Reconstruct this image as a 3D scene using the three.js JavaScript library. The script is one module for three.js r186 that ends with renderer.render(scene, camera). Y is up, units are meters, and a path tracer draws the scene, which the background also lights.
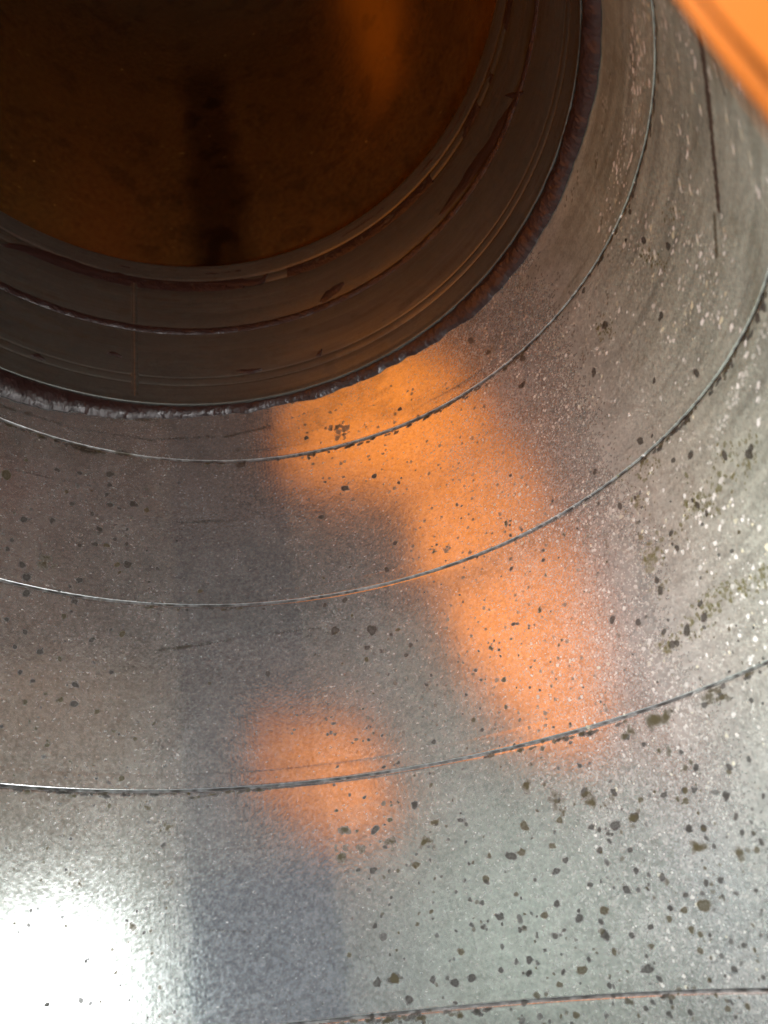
import * as THREE from 'three';
import { mergeGeometries } from 'three/addons/utils/BufferGeometryUtils.js';

// ---------------------------------------------------------------- camera, light, exposure
const R = 0.25;                       // inner radius of the 500 mm duct
const DEG = Math.PI / 180;
const scene = new THREE.Scene();
scene.background = new THREE.Color(0.17, 0.175, 0.20);
const FOCAL = 774.7;
const camera = new THREE.PerspectiveCamera(2 * Math.atan(512 / FOCAL) / DEG, 768 / 1024, 0.01, 20);
// the camera looks through the inspection hatch; axes of the duct in camera space, fitted from the seams
const axisC = new THREE.Vector3(-0.17406561, 0.83846297, -0.51641167);
const rightC = new THREE.Vector3(0.97912338, 0.20326683, 0);
const upC = new THREE.Vector3(-0.10496936, 0.50563074, 0.85634046);
const camPos = new THREE.Vector3(0.2904 * R, 1.1014 * R, 0);
{
  const cols = ['x', 'y', 'z'].map(k => new THREE.Vector3(rightC[k], upC[k], -axisC[k]));
  camera.matrixAutoUpdate = true;
  camera.quaternion.setFromRotationMatrix(new THREE.Matrix4().makeBasis(...cols));
  camera.position.copy(camPos);
  camera.focus = 0.53; camera.userData.fStop = 8;        // the hatch edge, a hand's breadth away, is out of focus
}
const renderer = new THREE.WebGLRenderer({ antialias: true });
renderer.toneMapping = THREE.LinearToneMapping;
renderer.toneMappingExposure = 1.0;
renderer.shadowMap.enabled = true;

const TORCH = new THREE.Vector3(0.78, 0.33, -0.17).multiplyScalar(R), TORCH_COLOR = new THREE.Color(1.0, 0.965, 0.995);
const torchBeam = new THREE.SpotLight(TORCH_COLOR, 0.09, 0, 0.95, 0.75, 2);             // the beam, down across the duct
torchBeam.position.copy(TORCH); torchBeam.target.position.copy(TORCH).add(new THREE.Vector3(-0.36, -0.91, -0.5)); torchBeam.castShadow = true; torchBeam.shadow.radius = 1.4;
const torchSpill = new THREE.PointLight(TORCH_COLOR, 0.49);                              // what its bare lens throws sideways
torchSpill.position.copy(TORCH); torchSpill.castShadow = true; torchSpill.shadow.radius = 1.4;
scene.add(torchBeam, torchBeam.target, torchSpill);
const LAMP = new THREE.Vector3(-5.3, 2.8, -1.5).multiplyScalar(R);
const workLight = new THREE.SpotLight(new THREE.Color(1.0, 0.93, 0.78), 20.5, 0, 1.0, 0.4, 2);
workLight.position.copy(LAMP); workLight.target.position.set(0, 0.05, -2.4 * R); workLight.castShadow = true; workLight.shadow.radius = 2;
scene.add(workLight, workLight.target);

// ---------------------------------------------------------------- helpers
function rng(seed) { let s = seed >>> 0; return () => { s = (s + 0x6D2B79F5) >>> 0; let t = s; t = Math.imul(t ^ (t >>> 15), t | 1); t ^= t + Math.imul(t ^ (t >>> 7), t | 61); return ((t ^ (t >>> 14)) >>> 0) / 4294967296; }; }
function hash2(x, y, s) { let h = Math.imul(x, 374761393) ^ Math.imul(y, 668265263) ^ Math.imul(s, 2246822519); h = Math.imul(h ^ (h >>> 13), 1274126177); return ((h ^ (h >>> 16)) >>> 0) / 4294967296; }
function vnoise(x, y, s) {
  const xi = Math.floor(x), yi = Math.floor(y); let fx = x - xi, fy = y - yi;
  fx = fx * fx * (3 - 2 * fx); fy = fy * fy * (3 - 2 * fy);
  const a = hash2(xi, yi, s), b = hash2(xi + 1, yi, s), c = hash2(xi, yi + 1, s), d = hash2(xi + 1, yi + 1, s);
  return a + (b - a) * fx + (c - a) * fy + (a - b - c + d) * fx * fy;
}
function fbm(x, y, s, o = 4) { let v = 0, a = 0.5, n = 0; for (let i = 0; i < o; i++) { v += a * vnoise(x, y, s + i); n += a; a *= 0.5; x *= 2.03; y *= 2.03; } return v / n; }
const clamp = (x, a = 0, b = 1) => Math.min(b, Math.max(a, x));
const step = (a, b, x) => { const t = clamp((x - a) / (b - a)); return t * t * (3 - 2 * t); };
const srgb = x => x <= 0.0031308 ? 12.92 * x : 1.055 * Math.pow(x, 1 / 2.4) - 0.055;
// a point of the photograph as angle and length on the duct wall of radius r (angle from the lowest line, left positive)
function wallAt(px, py, r = R) {
  const d = new THREE.Vector3((px - 384), (512 - py), -FOCAL).applyQuaternion(camera.quaternion).normalize();
  const A = d.x * d.x + d.y * d.y, B = camPos.x * d.x + camPos.y * d.y, C = camPos.x ** 2 + camPos.y ** 2 - r * r;
  const t = (-B + Math.sqrt(Math.max(0, B * B - A * C))) / A;
  const x = camPos.x + t * d.x, y = camPos.y + t * d.y;
  return { phi: Math.atan2(-x, -y), z: -(t * d.z), t };
}
const P3 = (phi, z, r) => [-Math.sin(phi) * r, -Math.cos(phi) * r, -z];
function inPoly(poly, x, y) { let c = false; for (let i = 0, j = poly.length - 1; i < poly.length; j = i++) { const [xi, yi] = poly[i], [xj, yj] = poly[j]; if ((yi > y) !== (yj > y) && x < (xj - xi) * (y - yi) / (yj - yi) + xi) c = !c; } return c; }
// a sheet from a grid of points; keep(i, j) leaves cells out
function gridGeo(nu, nv, f, keep, uvf) {
  const pos = [], uv = [], idx = [];
  for (let j = 0; j <= nv; j++) for (let i = 0; i <= nu; i++) { pos.push(...f(i, j)); uv.push(...uvf(i, j)); }
  for (let j = 0; j < nv; j++) for (let i = 0; i < nu; i++) {
    if (keep && !keep(i, j)) continue;
    const a = j * (nu + 1) + i, b = a + 1, c = a + nu + 1, d = c + 1; idx.push(a, b, d, a, d, c);
  }
  const g = new THREE.BufferGeometry();
  g.setAttribute('position', new THREE.Float32BufferAttribute(pos, 3));
  g.setAttribute('uv', new THREE.Float32BufferAttribute(uv, 2));
  g.setIndex(idx); g.computeVertexNormals(); return g;
}
function part(name, geo, mat, parent) { const m = new THREE.Mesh(geo, mat); m.name = name; m.castShadow = m.receiveShadow = true; parent.add(m); return m; }
function thing(name, label, category, group) { const o = new THREE.Group(); o.name = name; o.userData = { label, category }; if (group) o.userData.group = group; scene.add(o); return o; }
function tex(w, h, f, color) { const a = new Uint8Array(w * h * 4); f(a); const t = new THREE.DataTexture(a, w, h); t.magFilter = THREE.LinearFilter; t.minFilter = THREE.LinearFilter; t.wrapS = t.wrapT = THREE.RepeatWrapping; if (color) t.colorSpace = THREE.SRGBColorSpace; t.needsUpdate = true; return t; }

// ---------------------------------------------------------------- galvanised wall texture: angle -140..70 degrees, length -0.2R..1.85R
const TW = 2048, TH = 2048, PH0 = -140 * DEG, PH1 = 70 * DEG, Z0 = -0.2 * R, Z1 = 1.85 * R;
const SX = (PH1 - PH0) * R / TW, SY = (Z1 - Z0) / TH;       // metres per texel
const wallUV = (phi, z) => [(phi - PH0) / (PH1 - PH0), (z - Z0) / (Z1 - Z0)];
const PITCH = 0.5344 * R, ZA = -0.043 * R, SLOPE = PITCH / (2 * Math.PI);
const wall = (() => {
  const n = TW * TH, cr = new Float32Array(n), cg = new Float32Array(n), cb = new Float32Array(n), ro = new Float32Array(n), me = new Float32Array(n), bu = new Float32Array(n);
  for (let j = 0; j < TH; j++) {
    const z = Z0 + (j + 0.5) * SY;
    for (let i = 0; i < TW; i++) {
      const k = j * TW + i, phi = PH0 + (i + 0.5) * SX / R, s = phi * R, deg = phi / DEG;
      const grain = vnoise(s * 1300, z * 1300, 1), fine = vnoise(s * 620, z * 620, 2), mid = vnoise(s * 160, z * 160, 3);
      const big = fbm(s * 14, z * 22, 5, 3);
      // rolled honeycomb relief about 2.6 mm apart
      const kx = s * 2 * Math.PI / 0.0027, kz = z * 2 * Math.PI / 0.0027;
      const hex = (Math.cos(kx) + Math.cos(0.5 * kx + 0.866 * kz) + Math.cos(-0.5 * kx + 0.866 * kz)) / 3;
      const drawn = vnoise(s * 18, z * 1500, 7);                      // fine rolling lines round the duct
      let v = 0.56 * (0.60 + 0.34 * grain + 0.42 * fine + 0.08 * mid) * (0.95 + 0.1 * big) + 0.012 * hex + 0.06 * (drawn - 0.5);
      let r = v * 0.90, g = v * 0.975, b = v * 0.995, rough = 0.125 + 0.05 * fine + 0.03 * (big - 0.5), metal = 0.92;
      // wiped strip along the bottom of the duct
      const wob = (fbm(z * 60, 3, 11, 3) - 0.5) * 1.6, strip = step(-0.1, 1.0, deg - 0.6 - wob) * (1 - step(-0.6, 0.6, deg - 21.4 + wob * 0.8));
      // white zinc bloom
      let bloom = 0.13 + step(0.40, 0.72, fbm(s * 42, z * 34, 21, 4)) * 0.06 + 0.17 * step(0.25, 0.90, 0.5 * vnoise(s * 760, z * 760, 23) + 0.5 * vnoise(s * 1250, z * 1250, 25)) + 0.17 * step(0.58, 0.84, vnoise(s * 1150, z * 1150, 29));
      const rightSide = step(-22, -48, deg);
      bloom *= (1 - 0.10 * strip) * (0.8 + 0.6 * rightSide);
      r += (0.66 - r) * bloom; g += (0.66 - g) * bloom; b += (0.64 - b) * bloom; rough += bloom * 0.16; metal -= bloom * 0.55;
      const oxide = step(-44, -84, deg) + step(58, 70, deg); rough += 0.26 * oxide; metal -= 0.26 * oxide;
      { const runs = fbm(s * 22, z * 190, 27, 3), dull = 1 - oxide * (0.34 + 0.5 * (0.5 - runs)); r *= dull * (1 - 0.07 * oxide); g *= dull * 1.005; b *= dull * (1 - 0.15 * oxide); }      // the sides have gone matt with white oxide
      if (strip > 0) { const d = 1 - 0.07 * strip; r *= d * 0.985; g *= d; b *= d * (1 + 0.03 * strip); rough -= 0.02 * strip; }
      // olive brown film with ragged outline, thick by the joint and on the upper right side
      const film = step(0.46, 0.64, fbm(s * 16, z * 46, 31, 5) + 0.22 * step(1.40 * R, 1.62 * R, z) + 0.10 * step(-58, -95, deg) - 0.19);
      const fa = film * (0.20 + 0.20 * vnoise(s * 240, z * 90, 37)) * (1 - 0.5 * strip) * clamp(0.22 + step(-50, -72, deg) + 0.6 * step(1.42 * R, 1.6 * R, z));
      r += (0.115 - r) * fa; g += (0.105 - g) * fa; b += (0.048 - b) * fa; metal -= fa * 0.12; rough += fa * 0.1;
      // black dirt filling the joint of the seam
      let e = (z - ZA - SLOPE * phi) / PITCH; e = (e - Math.round(e)) * PITCH;
      const joint = step(-0.0014, -0.0009, e) * (1 - step(0.0002, 0.0008, e)) * (0.6 + 0.4 * vnoise(s * 300, 3, 41));
      r += (0.03 - r) * joint; g += (0.028 - g) * joint; b += (0.025 - b) * joint; metal *= 1 - joint; rough += (0.7 - rough) * joint;
      cr[k] = r; cg[k] = g; cb[k] = b; ro[k] = rough; me[k] = metal; bu[k] = 0.5 + 0.10 * (grain - 0.5) + 0.17 * (fine - 0.5) + 0.055 * hex * (1 - 0.4 * rightSide) + 0.05 * (drawn - 0.5) + 0.10 * bloom;
    }
  }
  // one stain: phi, z, half sizes in metres, turn, colour, cover, matt, seed, ragged, height
  function stain(phi, z, a, b, turn, c, cover, seed, { ragged = 0.45, soft = 0.25, metal = 0.2, rough = 0.7, h = 0.01, rim = 0 } = {}) {
    const ext = Math.max(a, b) * 1.7, i0 = Math.floor((phi * R - ext - PH0 * R) / SX), i1 = Math.ceil((phi * R + ext - PH0 * R) / SX), j0 = Math.floor((z - ext - Z0) / SY), j1 = Math.ceil((z + ext - Z0) / SY);
    const ct = Math.cos(turn), st = Math.sin(turn);
    for (let j = Math.max(0, j0); j <= Math.min(TH - 1, j1); j++) for (let i = Math.max(0, i0); i <= Math.min(TW - 1, i1); i++) {
      const x = PH0 * R + (i + 0.5) * SX - phi * R, y = Z0 + (j + 0.5) * SY - z, u = (x * ct + y * st) / a, w = (-x * st + y * ct) / b;
      const d = Math.hypot(u, w) + ragged * (fbm(x / Math.min(a, b) * 0.9 + seed * 7.3, y / Math.min(a, b) * 0.9, seed, 3) - 0.5) * 2;
      let m = 1 - step(1 - soft, 1 + soft, d); if (m <= 0) continue;
      m *= cover * (0.75 + 0.5 * vnoise(x * 2500, y * 2500, seed + 9)) * (1 + rim * step(0.4, 0.9, d)); m = clamp(m);
      const k = j * TW + i;
      const e = c[0] < 0.3 ? 1 - Math.pow(1 - m, 3) : m;        // a thin edge of dirt already hides the bright zinc
      cr[k] += (c[0] - cr[k]) * e; cg[k] += (c[1] - cg[k]) * e; cb[k] += (c[2] - cb[k]) * e; me[k] += (metal - me[k]) * m; ro[k] += (rough - ro[k]) * m; bu[k] += h * m;
    }
  }
  const rand = rng(4711);
  const GREY = [0.038, 0.038, 0.034], DARK = [0.03, 0.026, 0.02], OLIVE = [0.062, 0.054, 0.024], MOSS = [0.12, 0.117, 0.034], BROWN = [0.045, 0.028, 0.018], WHITE = [0.66, 0.67, 0.63], CREAM = [0.58, 0.57, 0.40];
  const inStrip = p => p > -0.5 * DEG && p < 22.5 * DEG;
  const pix = (px, py, ra, c, cover, o, el = 1, tu = 0) => { const w = wallAt(px, py), m = w.t / FOCAL; stain(w.phi, w.z, ra * m, ra * m * el, tu, c, cover, Math.floor(rand() * 9999), o); };
  // white specks of zinc on the right side, run a little downwards
  for (let q = 0; q < 9000; q++) {
    const phi = (-34 - 104 * Math.pow(rand(), 0.9)) * DEG, z = (-0.1 + 1.65 * rand()) * R, cl = fbm(phi * R * 26, z * 26, 51, 3);
    if (cl < 0.36 + 0.28 * rand()) continue;
    const s = (0.32 + 0.75 * Math.pow(rand(), 3)) * 0.001 * (1 + 0.3 * step(-48, -75, phi / DEG)), steep = step(-60, -105, phi / DEG);
    stain(phi, z, s * (1 + 1.6 * steep * rand()), s, (rand() - 0.5) * 0.6, rand() < 0.15 ? CREAM : WHITE, (0.25 + 0.40 * rand()) * (1 + 0.6 * step(-50, -80, phi / DEG)), q, { ragged: 0.7, metal: 0.04, rough: 0.6 });
  }
  for (let q = 0; q < 1300; q++) { const phi = (-36 + 100 * rand()) * DEG; stain(phi, (-0.1 + 1.7 * rand()) * R, 0.0006 + 0.0006 * rand(), 0.0006, 0, WHITE, inStrip(phi) ? 0.15 : 0.2, q + 90, { metal: 0.3, rough: 0.6 }); }
  // crusts of bloom beside a seam
  for (let q = 0; q < 60; q++) { const a = rand(), px = 700 + 60 * a, py = 440 - 130 * a + 16 * rand(); pix(px + 6 + 12 * rand(), py, 1.0 + 2.2 * rand(), WHITE, 0.38, { metal: 0.1, rough: 0.8 }, 0.7, 0.5); }
  for (const [px, py, s] of [[693, 372, 7], [690, 380, 5], [684, 462, 6], [676, 470, 5], [735, 528, 5], [715, 540, 4], [740, 600, 5], [730, 645, 4], [706, 445, 5], [688, 436, 6], [668, 478, 4], [750, 522, 4], [662, 312, 5]]) for (let q = 0; q < 6; q++) pix(px + (rand() - 0.5) * s * 2, py + (rand() - 0.5) * s * 2, s * (0.12 + 0.18 * rand()), WHITE, 0.36, { metal: 0.2, rough: 0.7, ragged: 0.9 });
  // drips dried to dark spots
  const left = [[132, 504], [147, 510], [100, 529], [107, 545], [127, 544, 4], [115, 539], [127, 564, 4], [92, 514], [80, 545], [27, 593, 4], [75, 602], [64, 617], [7, 620], [25, 632], [15, 647], [40, 652], [122, 634, 4], [92, 640], [60, 659], [20, 672], [32, 681], [75, 685], [60, 700, 4], [74, 704], [25, 702], [97, 712], [111, 672], [47, 745], [135, 739], [121, 779], [268, 674, 4], [345, 600, 4], [335, 631, 5], [371, 630, 7], [352, 616], [367, 648], [367, 660], [325, 605], [320, 517], [200, 591], [57, 470, 3], [80, 473, 3], [67, 492], [72, 504, 3], [109, 485], [133, 504, 4], [110, 505, 3], [99, 529, 4], [24, 519, 4], [117, 565, 3], [79, 580, 4], [27, 578, 4], [22, 565], [95, 544], [158, 569], [110, 474, 4], [6, 475, 5], [241, 465, 6], [345, 488, 4], [322, 517, 3], [309, 458, 3], [307, 438, 3], [374, 476, 3], [400, 409, 3], [395, 543, 4], [350, 567, 3], [387, 570, 4], [26, 460, 2], [12, 540], [52, 520], [8, 549]];
  const right = [[398, 630], [411, 645], [406, 655], [426, 685], [431, 675], [476, 670], [506, 707, 4], [474, 720], [434, 742, 4], [466, 695], [504, 680], [540, 610], [526, 785, 5], [415, 805], [436, 824, 4], [524, 825, 6], [559, 800], [584, 792, 5], [614, 792, 5], [559, 820, 5], [616, 825, 6], [591, 827], [599, 830], [634, 817, 6], [664, 795, 5], [644, 745, 4], [626, 737, 5], [681, 752, 5], [704, 705, 4], [721, 697, 6], [729, 772, 4], [684, 790, 4], [641, 800, 4], [686, 802, 4], [726, 797, 5], [749, 760, 4], [694, 790, 4], [751, 700, 5], [704, 827, 4], [689, 829, 4], [489, 855, 3], [511, 856, 5], [521, 852, 4], [415, 865, 4], [435, 822, 4], [461, 820, 4], [424, 842, 4], [415, 806, 5], [390, 820, 3], [486, 879, 4], [499, 917, 4], [483, 927, 3], [545, 915, 5], [553, 846, 4], [556, 871, 4], [579, 919, 4], [604, 910, 5], [606, 935, 6], [632, 935, 5], [662, 877, 6], [671, 908, 4], [684, 910, 4], [706, 905, 7], [669, 919, 4], [651, 927, 5], [691, 930, 4], [701, 935, 5], [701, 951, 4], [744, 945, 4], [651, 946, 3], [614, 952, 4], [627, 890, 4], [636, 871, 4], [686, 790, 4], [689, 827, 4], [704, 829, 5], [729, 767, 4], [726, 795, 4], [394, 979, 5], [433, 980, 4], [455, 982, 4], [471, 977, 5], [461, 952, 4], [501, 970, 4], [581, 970, 6], [648, 970, 8], [686, 895, 4], [409, 1000, 5], [576, 1015, 5], [646, 1008, 4], [690, 1012, 5], [748, 1007, 5], [728, 1009, 4], [375, 926, 4], [373, 870, 4], [377, 983, 4], [395, 979, 5], [349, 955, 3], [358, 870, 3], [375, 830, 4], [565, 860, 4], [600, 850, 4], [630, 850, 3], [720, 880, 3], [757, 850, 4], [590, 885, 3], [535, 880, 3], [520, 930, 3], [545, 950, 3], [470, 900, 3], [530, 960, 4], [560, 985, 3], [610, 985, 3], [735, 970, 4], [710, 980, 3]];
  for (const [px, py, s = 3.2] of left) pix(px, py, s * (0.58 + 0.26 * rand()), rand() < 0.3 ? OLIVE : GREY, 0.56, { ragged: 0.65, rim: 0.3, metal: 0.04 }, 0.8 + 0.5 * rand(), rand() * 3);
  for (const [px, py, s = 3.2] of right) pix(px, py, s * (0.46 + 0.28 * rand()), rand() < 0.3 ? OLIVE : GREY, 0.52, { ragged: 0.65, rim: 0.25, metal: 0.04 }, 0.9 + 0.7 * rand(), 1.2 + 0.7 * rand());
  for (let q = 0; q < 1900; q++) {                           // the small ones between them
    const px = 800 * rand() - 10, py = 470 + 560 * rand(), w = wallAt(px, py); if (inStrip(w.phi) && rand() < 0.93) continue;
    if (fbm(w.phi * R * 30, w.z * 30, 61, 3) < 0.32 + 0.26 * rand()) continue;
    const low = py > 760 && px > 380; if (!low && rand() < 0.45) continue;
    pix(px, py, 0.8 + (low ? 1.9 : 1.2) * rand() * rand(), rand() < 0.35 ? OLIVE : GREY, 0.35 + 0.25 * rand(), { metal: 0.1 }, 1 + 0.6 * rand(), rand() * 3);
  }
  for (let q = 0; q < 420; q++) { const px = 290 + 330 * rand(), py = 380 + 360 * rand(); pix(px, py, 0.9 + 1.2 * rand() * rand(), OLIVE, 0.28, { metal: 0.1 }, 1, 0); }
  // olive patches: beside the seams, on the right side and under the lowest lit part
  for (const [px, py, s, e, t] of [[45, 562, 9, 0.5, 0.6], [52, 566, 6, 0.5, 0.3], [527, 787, 9, 1, 1], [556, 800, 9, 0.8, 1], [587, 797, 8, 0.8, 0.3], [588, 805, 8, 0.7, 0], [654, 722, 14, 0.42, 0.25], [668, 716, 9, 0.6, 0.2], [628, 735, 9, 0.8, 1], [665, 750, 8, 1.2, 1.3], [707, 698, 9, 0.7, 0], [721, 698, 8, 0.7, 0], [699, 849, 11, 0.6, 0], [741, 856, 9, 0.9, 0.8], [634, 818, 9, 1.2, 1], [340, 855, 10, 0.9, 0], [362, 850, 6, 0.9, 0], [345, 831, 9, 0.35, 0.2], [168, 826, 8, 0.7, 0], [145, 807, 8, 0.8, 0.3], [131, 925, 7, 1, 0], [170, 884, 7, 0.6, 0], [110, 805, 5, 1.4, 0], [391, 845, 8, 0.8, 0], [428, 844, 8, 1, 0], [47, 847, 4, 1, 0], [13, 870, 5, 1, 0.5], [80, 884, 4, 1, 0], [345, 433, 10, 0.6, 0.5], [336, 427, 7, 0.5, 0.2], [508, 522, 6, 0.6, 0.5], [448, 548, 5, 0.6, 0.5], [434, 550, 4, 1, 0], [604, 806, 5, 1, 0], [560, 812, 6, 1, 0.5], [612, 800, 5, 1, 0.5]]) for (let q = 0; q < 9; q++) { const a = (rand() + rand() - 1) * s * 1.1, b = (rand() + rand() - 1) * s * 1.1 * e; pix(px + a * Math.cos(t) + b * Math.sin(t), py - a * Math.sin(t) + b * Math.cos(t), s * (0.10 + 0.22 * rand()), OLIVE, 0.34, { ragged: 0.9, soft: 0.45, metal: 0.04 }, 0.7 + 0.6 * rand(), rand() * 3); }
  for (const [px, py, s] of [[672, 535, 8], [695, 500, 6], [705, 508, 7], [690, 512, 5], [655, 550, 12], [660, 587, 7], [650, 560, 9], [703, 612, 10], [688, 628, 9], [672, 640, 9], [720, 600, 12], [640, 470, 9], [650, 462, 7], [622, 480, 6], [660, 650, 8], [725, 455, 9], [748, 440, 9], [752, 455, 7], [722, 590, 10], [760, 575, 12], [745, 590, 10], [604, 330, 7], [607, 325, 7], [650, 255, 8], [664, 262, 5], [655, 262, 5], [672, 215, 6], [700, 500, 14], [740, 470, 14], [640, 500, 8]]) for (let q = 0; q < 26; q++) pix(px + (rand() + rand() + rand() - 1.5) * s * 1.5, py + (rand() + rand() + rand() - 1.5) * s * 1.5, s * (0.06 + 0.2 * rand() * rand()), MOSS, 0.22 + 0.2 * rand(), { ragged: 0.9, soft: 0.5, metal: 0.3 }, 1.3, rand() * 3);
  for (const [px, py, s] of [[697, 505, 3], [706, 513, 3], [692, 500, 2], [671, 533, 3], [660, 590, 4], [704, 618, 4], [687, 630, 5], [672, 645, 4], [664, 632, 3], [677, 643, 3], [700, 604, 3], [673, 460, 3], [640, 441, 4], [652, 436, 2], [724, 455, 4], [750, 448, 4], [644, 240, 4], [668, 246, 4], [630, 212, 3], [626, 240, 2], [661, 316, 4], [605, 325, 4], [584, 290, 3], [594, 372, 4], [654, 381, 3], [696, 373, 4], [595, 472, 3], [620, 506, 3], [635, 498, 2], [677, 548, 3], [657, 580, 3], [612, 620, 4], [638, 623, 4], [668, 620, 2], [524, 384, 3], [471, 341, 4], [488, 353, 3], [523, 358, 4], [521, 386, 3], [690, 455, 4], [763, 306, 6], [757, 318, 5], [748, 455, 5]]) pix(px, py, s * 0.8, DARK, 0.5, {}, 1.4, rand() * 3);
  // runs of brown on the upper right side
  for (let q = 0; q < 26; q++) { const a = q / 25; pix(698 + 20 * Math.pow(a, 0.7), 36 + 172 * a, 4.4 - 1.8 * a + rand(), BROWN, 0.6, { ragged: 0.5, soft: 0.5 }, 1.2, 0); }
  for (let q = 0; q < 10; q++) { const a = q / 9; pix(714 + 10 * a, 62 + 32 * a, 1.8, BROWN, 0.45, { soft: 0.5 }, 1, 0); pix(714 + 2 * a, 215 + 40 * a, 3, OLIVE, 0.3, { soft: 0.6 }, 1, 0); }
  for (const [px, py, l] of [[670, 85, 12], [692, 88, 7], [678, 57, 6], [680, 130, 6], [676, 212, 9], [655, 255, 6], [740, 130, 14], [750, 160, 12], [726, 118, 6], [733, 150, 6], [697, 240, 6], [680, 185, 8], [690, 190, 6], [662, 120, 5], [700, 110, 6], [688, 140, 5]]) for (let q = 0; q < 5; q++) pix(px + (q - 2) * 0.05 * l, py + (q - 2) * l * 0.3, 1.9, rand() < 0.5 ? CREAM : WHITE, 0.5, { metal: 0.1, rough: 0.8 }, 1.2, 0);
  for (let q = 0; q < 90; q++) { const px = 480 + 130 * rand(), py = 60 + 300 * rand(), w = wallAt(px, py); if (w.z > 1.72 * R) continue; for (let e = 0; e < 5; e++) pix(px + rand() * 3, py + (e - 2) * 3, 1.4, rand() < 0.4 ? WHITE : OLIVE, 0.22, { soft: 0.5, metal: 0.3 }, 1, 0); }
  // wiped strokes round the bottom
  for (const [x0, y0, x1, y1, w] of [[180, 523, 236, 520, 2.4], [178, 648, 232, 640, 2.2], [160, 650, 190, 646, 2.6], [270, 634, 320, 628, 1.6], [0, 405, 60, 424, 2.6], [60, 426, 150, 440, 2], [150, 440, 235, 436, 2.2], [225, 437, 270, 427, 2.6], [200, 452, 280, 450, 1.6], [15, 470, 90, 486, 1.4], [200, 850, 270, 848, 1], [190, 806, 250, 806, 1], [205, 930, 250, 932, 1], [136, 418, 156, 421, 3], [74, 446, 95, 452, 4], [118, 452, 130, 455, 4]]) {
    const nn = Math.ceil(Math.hypot(x1 - x0, y1 - y0) / 3); for (let q = 0; q <= nn; q++) { const a = q / nn; pix(x0 + (x1 - x0) * a, y0 + (y1 - y0) * a + (rand() - 0.5), w * (0.4 + 0.8 * rand()), [0.07, 0.062, 0.04], 0.2, { soft: 0.5, metal: 0.5, rough: 0.35, h: 0 }, 0.8, 0); }
  }
  // dirt caught along the near edge of each seam
  for (let k = 0; k < 4; k++) for (let q = 0; q < 240; q++) {
    const phi = (-135 + 200 * rand()) * DEG; if (fbm(phi * R * 18, k, 71, 3) < 0.42 + 0.2 * rand()) continue;
    const z = ZA + k * PITCH + SLOPE * phi - (0.002 + 0.004 * rand() * rand()); stain(phi, z, 0.001 + 0.002 * rand(), 0.0007 + 0.0006 * rand(), 0, rand() < 0.5 ? OLIVE : GREY, 0.45, q + 300 * k, { ragged: 0.7, metal: 0.3 });
  }
  const map = tex(TW, TH, a => { for (let k = 0; k < n; k++) { a[4 * k] = 255 * srgb(clamp(cr[k])); a[4 * k + 1] = 255 * srgb(clamp(cg[k])); a[4 * k + 2] = 255 * srgb(clamp(cb[k])); a[4 * k + 3] = 255; } }, true);
  const orm = tex(TW, TH, a => { for (let k = 0; k < n; k++) { a[4 * k] = 255; a[4 * k + 1] = 255 * clamp(ro[k]); a[4 * k + 2] = 255 * clamp(me[k]); a[4 * k + 3] = 255; } });
  const bump = tex(TW, TH, a => { for (let k = 0; k < n; k++) { const v = 255 * clamp(bu[k]); a[4 * k] = a[4 * k + 1] = a[4 * k + 2] = v; a[4 * k + 3] = 255; } });
  return new THREE.MeshStandardMaterial({ name: 'galvanised_steel', map, roughnessMap: orm, metalnessMap: orm, roughness: 1, metalness: 1, bumpMap: bump, bumpScale: 0.00011, side: THREE.DoubleSide });
})();

// ---------------------------------------------------------------- other materials
function grime(w, h, mu, mv, f, seed, opt) {          // a texture over mu x mv metres; f(s, t, seed) gives [r, g, b, rough, metal, bump]
  const c = new Uint8Array(w * h * 4), o = new Uint8Array(w * h * 4), b = new Uint8Array(w * h * 4);
  for (let j = 0; j < h; j++) for (let i = 0; i < w; i++) {
    const k = 4 * (j * w + i), q = f((i + 0.5) / w * mu, (j + 0.5) / h * mv);
    for (let e = 0; e < 3; e++) { c[k + e] = 255 * srgb(clamp(q[e])); b[k + e] = 255 * clamp(q[5]); }
    o[k] = 255; o[k + 1] = 255 * clamp(q[3]); o[k + 2] = 255 * clamp(q[4]); c[k + 3] = o[k + 3] = b[k + 3] = 255;
  }
  const mk = (a, col) => tex(w, h, x => x.set(a), col), orm = mk(o);
  return new THREE.MeshStandardMaterial({ map: mk(c, true), roughnessMap: orm, metalnessMap: orm, roughness: 1, metalness: 1, bumpMap: mk(b), side: THREE.DoubleSide, ...opt });
}
const PERIM = 2 * Math.PI * R;
const couplingMat = grime(2048, 512, PERIM, 0.2, (s, t) => {
  const grain = vnoise(s * 900, t * 900, 201), drawn = vnoise(s * 14, t * 1100, 203), big = fbm(s * 16, t * 50, 205, 4), smear = step(0.52, 0.70, fbm(s * 10, t * 120, 207, 4)), blot = step(0.66, 0.72, fbm(s * 60, t * 110, 211, 3));
  let v = 0.13 * (0.8 + 0.25 * grain + 0.12 * drawn) * (0.8 + 0.4 * big), r = v * 0.92, g = v, b = v * 0.92;
  const a = clamp(smear * 0.6 + blot * 0.4 + 0.5 * step(0.5, 0.75, fbm(s * 5, t * 210, 213, 4))) * (0.5 + 0.5 * grain); r += (0.045 - r) * a; g += (0.035 - g) * a; b += (0.022 - b) * a;
  return [r, g, b, 0.33 + 0.12 * grain + 0.12 * a, 0.74 - 0.4 * a, 0.5 + 0.2 * (grain - 0.5) + 0.2 * (drawn - 0.5)];
}, 1, { name: 'dull_steel', bumpScale: 0.00015 });
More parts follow.
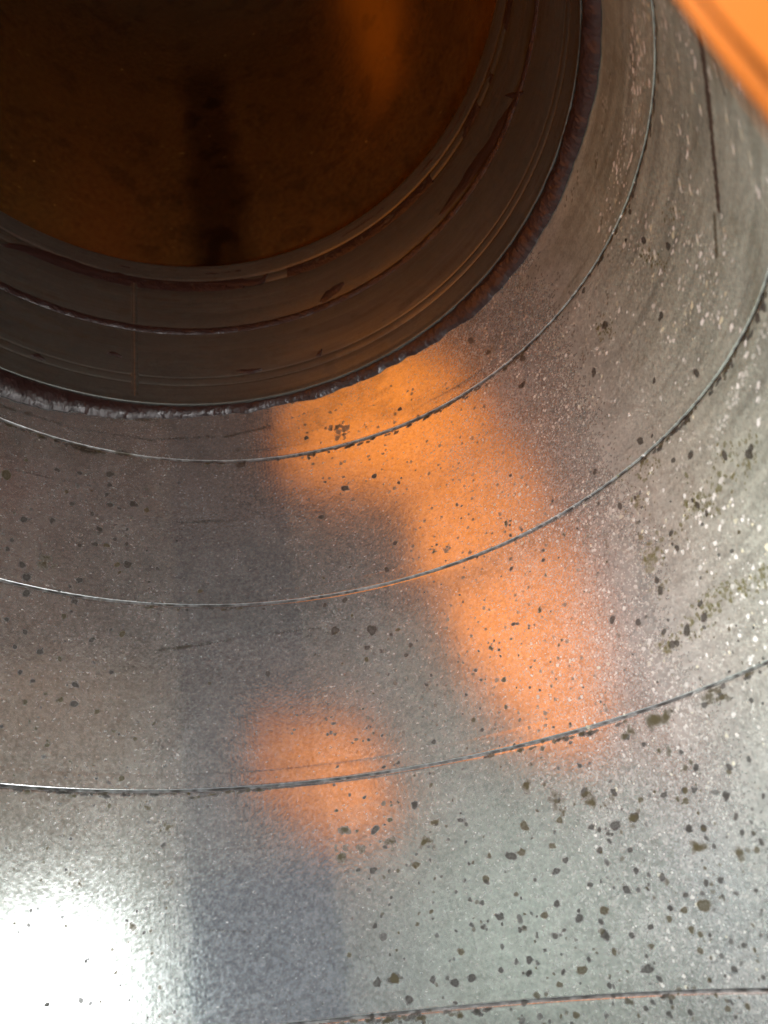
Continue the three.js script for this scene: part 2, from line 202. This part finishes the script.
const farMat = grime(1024, 512, PERIM, 1.6, (s, t) => {
  const deg = (s / PERIM * 360 - 180), grain = vnoise(s * 420, t * 420, 221), big = fbm(s * 12, t * 12, 223, 4), blot = step(0.58, 0.7, fbm(s * 38, t * 38, 225, 4));
  const wob = (fbm(t * 30, 1, 229, 3) - 0.5) * 2, run = step(-3, 4, deg - 1 - wob * 2) * (1 - step(-4, 3, deg - 15 + wob)) * (1 - step(0.38, 0.46, t));
  let v = (0.8 + 0.3 * grain) * (0.8 + 0.4 * big), r = 0.40 * v, g = 0.25 * v, b = 0.08 * v; const a = clamp(blot * 0.25 + run * 0.62);
  r += (0.030 - r) * a; g += (0.012 - g) * a; b += (0.008 - b) * a;
  return [r, g, b, 0.20 + 0.08 * grain, 0.88, 0.5 + 0.3 * (grain - 0.5)];
}, 1, { name: 'brown_stained_steel', bumpScale: 0.0002 });
const mastic = grime(1024, 128, PERIM / 6, 0.1, (s, t) => {
  const gr = vnoise(s * 700, t * 700, 241), cl = fbm(s * 130, t * 130, 243, 3); const v = 0.6 + 0.5 * gr + 0.3 * cl;
  return [0.020 * v, 0.011 * v, 0.011 * v, 0.32 + 0.2 * cl, 0, 0.5 + 0.5 * (gr - 0.5) + 0.5 * (cl - 0.5)];
}, 1, { name: 'duct_sealant', bumpScale: 0.0007 });
const capSteel = new THREE.MeshStandardMaterial({ name: 'cap_steel', color: new THREE.Color(0.32, 0.32, 0.31), roughness: 0.6, metalness: 0.4 });
const orange = (() => {
  const m = grime(512, 512, 0.4, 0.4, (s, t) => { const g = vnoise(s * 900, t * 900, 261), b = fbm(s * 20, t * 20, 263, 3); const v = 0.9 + 0.12 * b + 0.06 * g; return [0.95 * v, 0.255 * v, 0.002 * v, 0.55 + 0.2 * g, 0, 0.5 + 0.4 * (g - 0.5)]; }, 1, {});
  return new THREE.MeshPhysicalMaterial({ name: 'orange_plastic', map: m.map, roughness: 1, bumpMap: m.bumpMap, bumpScale: 0.0002, transmission: 0.55, thickness: 0, side: THREE.DoubleSide });
})();

// ---------------------------------------------------------------- openings, in degrees from the top (right positive) and radii along the duct
const topPhi = th => { let p = th - 180; while (p < -180) p += 360; return p; };       // degrees from the bottom, left positive
const HATCH = [[-14, -0.6], [30, -0.6], [30, 0.6], [-14, 0.6]];
const HOOK = [[-15, 3.05], [-17, 2.83], [-32, 2.68], [-51, 2.55], [-61, 2.34], [-60, 2.0], [-64, 1.73], [-70, 1.4], [-76, 1.1], [-84, 0.81], [-102, 0.72], [-108, 0.91], [-113, 1.16], [-115, 1.45], [-114, 1.8], [-110, 2.21], [-101, 2.66], [-87, 3.2], [-68, 3.55], [-41, 3.71], [-21, 3.47]];
const BLOB = [[0, 1.26], [3, 1.1], [-3, 0.9], [-15, 0.68], [-33, 0.67], [-34, 0.92], [-27, 1.14], [-14, 1.24]];
const FAR = [[-90, 8.2], [-94, 6.8], [-97, 5.9], [-117, 6.0], [-125, 6.8], [-122, 8.2]];
const wrapTop = phi => { let t = phi / DEG + 180; if (t > 180) t -= 360; return t; };
// is a point within d radii of an opening?
const near = (poly, x, y, d) => inPoly(poly, x, y) || poly.some(([ax, ay], i) => { const [bx, by] = poly[(i + 1) % poly.length], k = 1 / 57.3, ex = (bx - ax) * k, ey = by - ay, px = (x - ax) * k, py = y - ay, t = clamp((px * ex + py * ey) / (ex * ex + ey * ey)); return Math.hypot(px - t * ex, py - t * ey) < d; });
const cut = (phi, z) => { const th = wrapTop(phi), q = z / R; return inPoly(HATCH, th, q) || inPoly(HOOK, th, q) || inPoly(BLOB, th, q) || inPoly(FAR, th, q); };

// ---------------------------------------------------------------- the spiral duct, one strip of steel per turn
const ZE = 1.8146 * R, ZF = 2.1593 * R, ZG = 2.515 * R;
const spiral = thing('spiral_duct', 'galvanised spiral ventilation duct with lock seams, spotted and lit patchily', 'duct');
// height of the surface towards the axis, across the strip from one seam to the next (metres from the far edge of the near seam)
const profile = [[0, -0.0009], [0.0003, -0.0001], [0.0006, 0.0002], [0.0009, 0.00026], [0.0012, 0.00022], [0.0016, 0.00015], [0.0045, 0.00015], [0.0085, 0.0001], [0.0098, 0.00007], [0.0103, 0.00001], [0.0109, 0.0], [0.0114, 0.0]];
for (let v = 0.018; v < PITCH - 0.004; v += 0.0075) profile.push([v, 0]);
profile.push([PITCH - 0.0032, 0], [PITCH - 0.0018, -0.00005], [PITCH - 0.0012, -0.0004], [PITCH - 0.0006, -0.0009], [PITCH, -0.0009]);
const NU = 300;
for (let k = -4; k <= 4; k++) {
  const zs = (i, j) => Math.min(ZA + k * PITCH + SLOPE * (-Math.PI + 2 * Math.PI * i / NU) + profile[j][0], ZE + 0.006);
  const ph = i => -Math.PI + 2 * Math.PI * i / NU;
  if (k === 4 && false) continue;
  const keep = (i, j) => { const z = (zs(i, j) + zs(i + 1, j + 1)) / 2; return zs(i, j + 1) - zs(i, j) + zs(i + 1, j + 1) - zs(i + 1, j) > 1e-7 && !cut(ph(i + 0.5), z); };
  const wave = (p, z) => 0.0005 * (fbm(p * R * 9 + 40, z * 9, 81, 2) - 0.5) * 2;
  const inner = gridGeo(NU, profile.length - 1, (i, j) => P3(ph(i), zs(i, j), R - profile[j][1] - wave(ph(i), zs(i, j))), keep, (i, j) => wallUV(ph(i), zs(i, j)));
  const outer = gridGeo(NU, profile.length - 1, (i, j) => P3(ph(i), zs(i, j), R + 0.0022), keep, (i, j) => wallUV(ph(i), zs(i, j)));
  part('steel_strip', mergeGeometries([inner, outer]), wall, spiral);
}
{ // closed rear end and the raised frame of the hatch
  const rear = new THREE.CylinderGeometry(R * 1.02, R * 1.02, 0.004, 96); rear.rotateX(Math.PI / 2); rear.translate(0, 0, -(ZA - 4 * PITCH - PITCH / 2 - 0.004));
  part('end_cap', rear, capSteel, spiral);
}

// ---------------------------------------------------------------- the coupling pushed into both ducts
const coupling = thing('duct_coupling', 'dull stained steel coupling sleeve between dark sealant rings', 'coupling');
const RC = 0.975 * R;
{
  const pr = [[ZE - 0.002, -0.004], [ZE - 0.002, 0.0], [ZE - 0.0012, 0.0005], [ZE, 0.0006], [ZE + 0.0015, 0.0002], [ZE + 0.0045, 0]];
  const groove = (c, w, d) => pr.push([c - w, 0], [c - w * 0.5, -d * 0.8], [c, -d], [c + w * 0.5, -d * 0.8], [c + w, 0]);
  groove(ZE + 0.020, 0.0018, 0.0008); groove(ZE + 0.029, 0.0018, 0.0008); pr.push([ZE + 0.05, 0]);
  groove(ZF, 0.004, 0.0022); pr.push([ZF + 0.02, 0], [ZF + 0.04, 0]); groove(ZF + 0.056, 0.003, 0.0012); groove(ZF + 0.068, 0.003, 0.0014); pr.push([ZG - 0.004, 0], [ZG, 0], [ZG + 0.001, -0.001]);
  const n = 360, ph = i => -Math.PI + 2 * Math.PI * i / n;
  const keepC = (i, j) => !cut(ph(i + 0.5), (pr[j][0] + pr[j + 1][0]) / 2);
  part('sleeve_wall', gridGeo(n, pr.length - 1, (i, j) => P3(ph(i), pr[j][0], RC - pr[j][1]), keepC, (i, j) => [i / n, pr[j][0] / 0.2]), couplingMat, coupling);
  // outer face
  part('sleeve_back', gridGeo(120, 24, (i, j) => P3(-Math.PI + 2 * Math.PI * i / 120, ZE - 0.002 + (ZG - ZE + 0.002) * j / 24, RC + 0.005), (i, j) => !cut(-Math.PI + 2 * Math.PI * (i + 0.5) / 120, ZE + (ZG - ZE) * (j + 0.5) / 24), (i, j) => [i / 120, j / 24]), couplingMat, coupling);
  // welded lap seam along the sleeve
  const a = wallAt(134, 332, RC).phi, prof = [[-0.0036, -0.0003], [-0.0028, 0.0002], [-0.001, 0.0004], [0.0, 0.0004], [0.0008, -0.0003], [0.0018, 0.0003], [0.0028, -0.0003]];
  for (const [z0, z1] of [[ZE + 0.005, ZF - 0.005], [ZF + 0.005, ZG - 0.030]]) part('lap_seam', gridGeo(prof.length - 1, 30, (i, j) => P3(a + (prof[i][0] + 0.0003 * (vnoise(j * 0.7, 2, 5) - 0.5)) / RC, z0 + (z1 - z0) * j / 30, RC - prof[i][1]), null, (i, j) => [0.3 + i / 300, j / 30]), couplingMat, coupling);
}
// sealant: a ragged bead; width and height wander, with lumps
function bead(zc, rad, wFar, wNear, h, seed, lump, holes, wid = () => 1) {
  const n = 1500, m = 14;
  const W = i => { const p = (i / n * 2 - 1) * 180; return wid(p) * (0.8 + 0.4 * fbm(Math.cos(i / n * 2 * Math.PI) * 6 + 9, Math.sin(i / n * 2 * Math.PI) * 6 + 9, seed, 4)); };
  return gridGeo(n, m, (i, j) => {
    const q = i % n, p = -Math.PI + 2 * Math.PI * q / n, u = j / m, cx = Math.cos(p) * R, sx = Math.sin(p) * R;
    const w = W(q), edge = 0.35 * (fbm(cx * 110 + 30, sx * 110 + 30 + (u > 0.5 ? 50 : 0), seed + 3, 3) - 0.5);
    const z = zc - wNear * (w + edge) + u * (wNear * (w + edge) + wFar);
    const l = 0.5 * fbm(p * R * 330 + 70, z * 420 + 70, seed + 5, 3) + 0.5 * fbm(p * R * 90, z * 120, seed + 6, 2);
    const dome = Math.pow(Math.sin(Math.PI * clamp(0.02 + u * 0.96)), 0.6);
    let hh = h * dome * (0.55 + 0.6 * w * 0.6 + lump * (l - 0.5) * 2) - 0.0008;
    if (holes && fbm(cx * 20 + 11, sx * 20 + 11, seed + 8, 2) < holes) hh = -0.0014;
    return P3(p, z, rad - Math.max(hh, -0.0014));
  }, null, (i, j) => [i / n * 6, (zc + j * 0.0015) / 0.1]);
}
part('sealant_bead', bead(ZE - 0.001, R, 0.0055, 0.0135, 0.0072, 301, 0.17, 0, p => 0.70 + 1.25 * step(14, 60, p) + 0.75 * step(-24, -56, p)), mastic, coupling);
part('sealant_bead', bead(ZF + 0.001, RC, 0.0036, 0.0050, 0.0024, 331, 0.5), mastic, coupling);
part('sealant_bead', bead(ZF + 0.060, RC, 0.008, 0.006, 0.0012, 351, 0.7, 0.44), mastic, coupling);
part('sealant_bead', bead(ZG - 0.010, RC, 0.002, 0.003, 0.0010, 371, 0.7, 0.47), mastic, coupling);
{ // smears of sealant on the sleeve
  const smear = (pts, w, seed) => {
    const c = new THREE.CatmullRomCurve3(pts.map(([px, py]) => { const a = wallAt(px, py, RC); return new THREE.Vector3(a.phi, a.z, 0); })), n = 26;
    return gridGeo(n, 6, (i, j) => { const t = c.getPoint(i / n), u = j / 6 * 2 - 1, ww = w * Math.sqrt(Math.max(0.02, Math.sin(Math.PI * i / n))) * (0.6 + 0.8 * fbm(i * 0.35, j * 0.2, seed, 3)); return P3(t.x, t.y + u * ww, RC - 0.0007 * Math.max(-0.3, 1 - u * u * 1.3)); }, null, (i, j) => [i / n * 0.1, j / 60]);
  };
  for (const [pts, w, s] of [[[[320, 302], [332, 292], [344, 283]], 0.0075, 1], [[[0, 244], [30, 250], [60, 262], [110, 275], [130, 278]], 0.0075, 2], [[[205, 284], [235, 283], [262, 280], [268, 274]], 0.0055, 3], [[[107, 353], [115, 354], [122, 357]], 0.003, 4], [[[30, 355], [40, 357], [45, 360]], 0.003, 5], [[[505, 96], [515, 95], [524, 92]], 0.004, 6], [[[440, 215], [470, 175], [500, 130], [516, 98]], 0.010, 7], [[[236, 371], [250, 371], [262, 369]], 0.003, 8], [[[316, 356], [321, 352], [322, 349]], 0.003, 9]]) part('sealant_smear', smear(pts, w, 400 + s), mastic, coupling);
}

// ---------------------------------------------------------------- the farther duct
const farDuct = thing('stained_duct', 'dark brown stained duct beyond the coupling sleeve', 'duct');
{
  const n = 240, m = 110, z0 = ZG - 0.05, z1 = 8.6 * R, ph = i => -Math.PI + 2 * Math.PI * i / n, zz = j => z0 + (z1 - z0) * j / m;
  const keepF = (i, j) => !cut(ph(i + 0.5), zz(j + 0.5));
  part('duct_wall', gridGeo(n, m, (i, j) => P3(ph(i), zz(j), R - 0.0006 * (fbm(ph(i) * 3 + 20, zz(j) * 8, 91, 2) - 0.5)), keepF, (i, j) => [i / n, (zz(j) - z0) / 1.6]), farMat, farDuct);
  part('outer_wall', gridGeo(n, m, (i, j) => P3(ph(i), zz(j), R + 0.003), keepF, (i, j) => [i / n, (zz(j) - z0) / 1.6]), farMat, farDuct);
  const cap = new THREE.CylinderGeometry(R * 1.02, R * 1.02, 0.004, 96); cap.rotateX(Math.PI / 2); cap.translate(0, 0, -z1 - 0.003); part('end_cap', cap, capSteel, farDuct);
}

// ---------------------------------------------------------------- orange plastic sheeting over the cut openings and the hatch edge
function coverSheet(name, poly, label, seed) {
  const D = 0.10, xs = poly.map(p => p[0]), ys = poly.map(p => p[1]), x0 = Math.min(...xs) - D * 57.3, x1 = Math.max(...xs) + D * 57.3, y0 = Math.min(...ys) - D, y1 = Math.max(...ys) + D;
  const nu = Math.ceil((x1 - x0) / 1.1), nv = Math.ceil((y1 - y0) / 0.02), th = i => x0 + (x1 - x0) * i / nu, zz = j => y0 + (y1 - y0) * j / nv;
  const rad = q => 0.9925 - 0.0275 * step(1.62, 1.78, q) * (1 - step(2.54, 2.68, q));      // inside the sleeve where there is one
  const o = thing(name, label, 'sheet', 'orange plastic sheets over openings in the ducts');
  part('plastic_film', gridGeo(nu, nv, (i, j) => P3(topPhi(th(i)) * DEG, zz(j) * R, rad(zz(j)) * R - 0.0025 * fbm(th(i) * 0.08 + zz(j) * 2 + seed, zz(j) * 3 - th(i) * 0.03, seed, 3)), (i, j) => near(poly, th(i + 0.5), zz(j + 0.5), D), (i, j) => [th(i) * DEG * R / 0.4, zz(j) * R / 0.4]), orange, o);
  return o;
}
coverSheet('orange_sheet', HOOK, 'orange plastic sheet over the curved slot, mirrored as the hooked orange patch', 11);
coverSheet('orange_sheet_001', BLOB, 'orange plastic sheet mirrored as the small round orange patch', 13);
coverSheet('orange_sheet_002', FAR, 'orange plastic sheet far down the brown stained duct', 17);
{ // the folded sheet along the hatch edge, standing up from it
  const o = thing('folded_orange_sheet', 'bright orange folded plastic sheet over the edge of the hatch', 'sheet');
  const n = 60, m = 40;
  part('plastic_film', gridGeo(n, m, (i, j) => {
    const z = (-0.1 + 1.1 * i / n) * R, u = j / m, th = 30.3 * DEG + 0.010 * (fbm(z * 30, 1, 501, 2) - 0.5);
    const e = [Math.sin(th) * 1.001 * R, Math.cos(th) * 1.001 * R];
    const curl = u * 0.09, lift = u * 0.08 + 0.006 * Math.sin(u * 9 + z * 40) * u;
    const fold = 0.004 * fbm(u * 3 + z * 14, z * 8, 505, 2) * step(0.1, 0.3, u) + 0.002 * Math.max(0, 1 - Math.abs(u - 0.42 - z * 1.2) * 18);
    return [e[0] + curl + fold, e[1] + lift + fold, -z];
  }, null, (i, j) => [i / n * 0.7, j / m * 0.3]), orange, o);
}

// ---------------------------------------------------------------- lamps outside the picture
{
  const o = thing('magnetic_torch', 'small black magnetic inspection torch on the right wall of the duct', 'torch');
  const black = new THREE.MeshStandardMaterial({ name: 'black_plastic', color: new THREE.Color(0.03, 0.03, 0.03), roughness: 0.5 });
  const glow = new THREE.MeshStandardMaterial({ name: 'torch_glow', color: 0x111111, emissive: new THREE.Color(1, 0.98, 0.95), emissiveIntensity: 6 });
  const dir = new THREE.Vector3(TORCH.x, TORCH.y, 0).normalize(), q = new THREE.Quaternion().setFromUnitVectors(new THREE.Vector3(0, 1, 0), dir);
  o.position.copy(dir).multiplyScalar(R - 0.003).setZ(TORCH.z); o.quaternion.copy(q);
  const b = new THREE.LatheGeometry([[0.0001, 0], [0.010, 0], [0.011, -0.002], [0.011, -0.010], [0.014, -0.013], [0.014, -0.019], [0.0125, -0.021]].map(p => new THREE.Vector2(...p)), 32); part('body', b, black, o);
  const lens = new THREE.CylinderGeometry(0.012, 0.012, 0.002, 32); lens.translate(0, -0.0195, 0); part('lens_glow', lens, glow, o);
  // hood on the left of the lens, keeps the glare off the opposite wall
  const hood = new THREE.BoxGeometry(0.0015, 0.034, 0.06), hm = part('hood', hood, black, o), inv = q.clone().invert();
  hm.position.set(TORCH.x - 0.021, TORCH.y + 0.013, TORCH.z).sub(o.position).applyQuaternion(inv); hm.quaternion.copy(inv);
  const arm = new THREE.BoxGeometry(0.045, 0.0015, 0.02), am = part('hood_arm', arm, black, o); am.position.set(TORCH.x + 0.0005, TORCH.y + 0.0305, TORCH.z).sub(o.position).applyQuaternion(inv); am.quaternion.copy(inv);
}
{
  const o = thing('work_lamp', 'round black work lamp shining on the outside of the duct', 'lamp');
  const black = new THREE.MeshStandardMaterial({ name: 'lamp_housing', color: new THREE.Color(0.03, 0.03, 0.03), roughness: 0.5 });
  const glow = new THREE.MeshStandardMaterial({ name: 'lamp_glow', color: 0x111111, emissive: new THREE.Color(1, 0.93, 0.82), emissiveIntensity: 6 });
  const dir = new THREE.Vector3().subVectors(LAMP, workLight.target.position).normalize();
  o.position.copy(LAMP).addScaledVector(dir, 0.06); o.quaternion.setFromUnitVectors(new THREE.Vector3(0, 1, 0), dir);
  part('housing', new THREE.LatheGeometry([[0.0001, 0.06], [0.03, 0.06], [0.05, 0.04], [0.07, 0], [0.07, -0.01], [0.065, -0.012]].map(p => new THREE.Vector2(...p)), 40), black, o);
  const lens = new THREE.CylinderGeometry(0.064, 0.064, 0.004, 40); lens.translate(0, -0.004, 0); part('lamp_glass', lens, glow, o);
}
renderer.render(scene, camera);
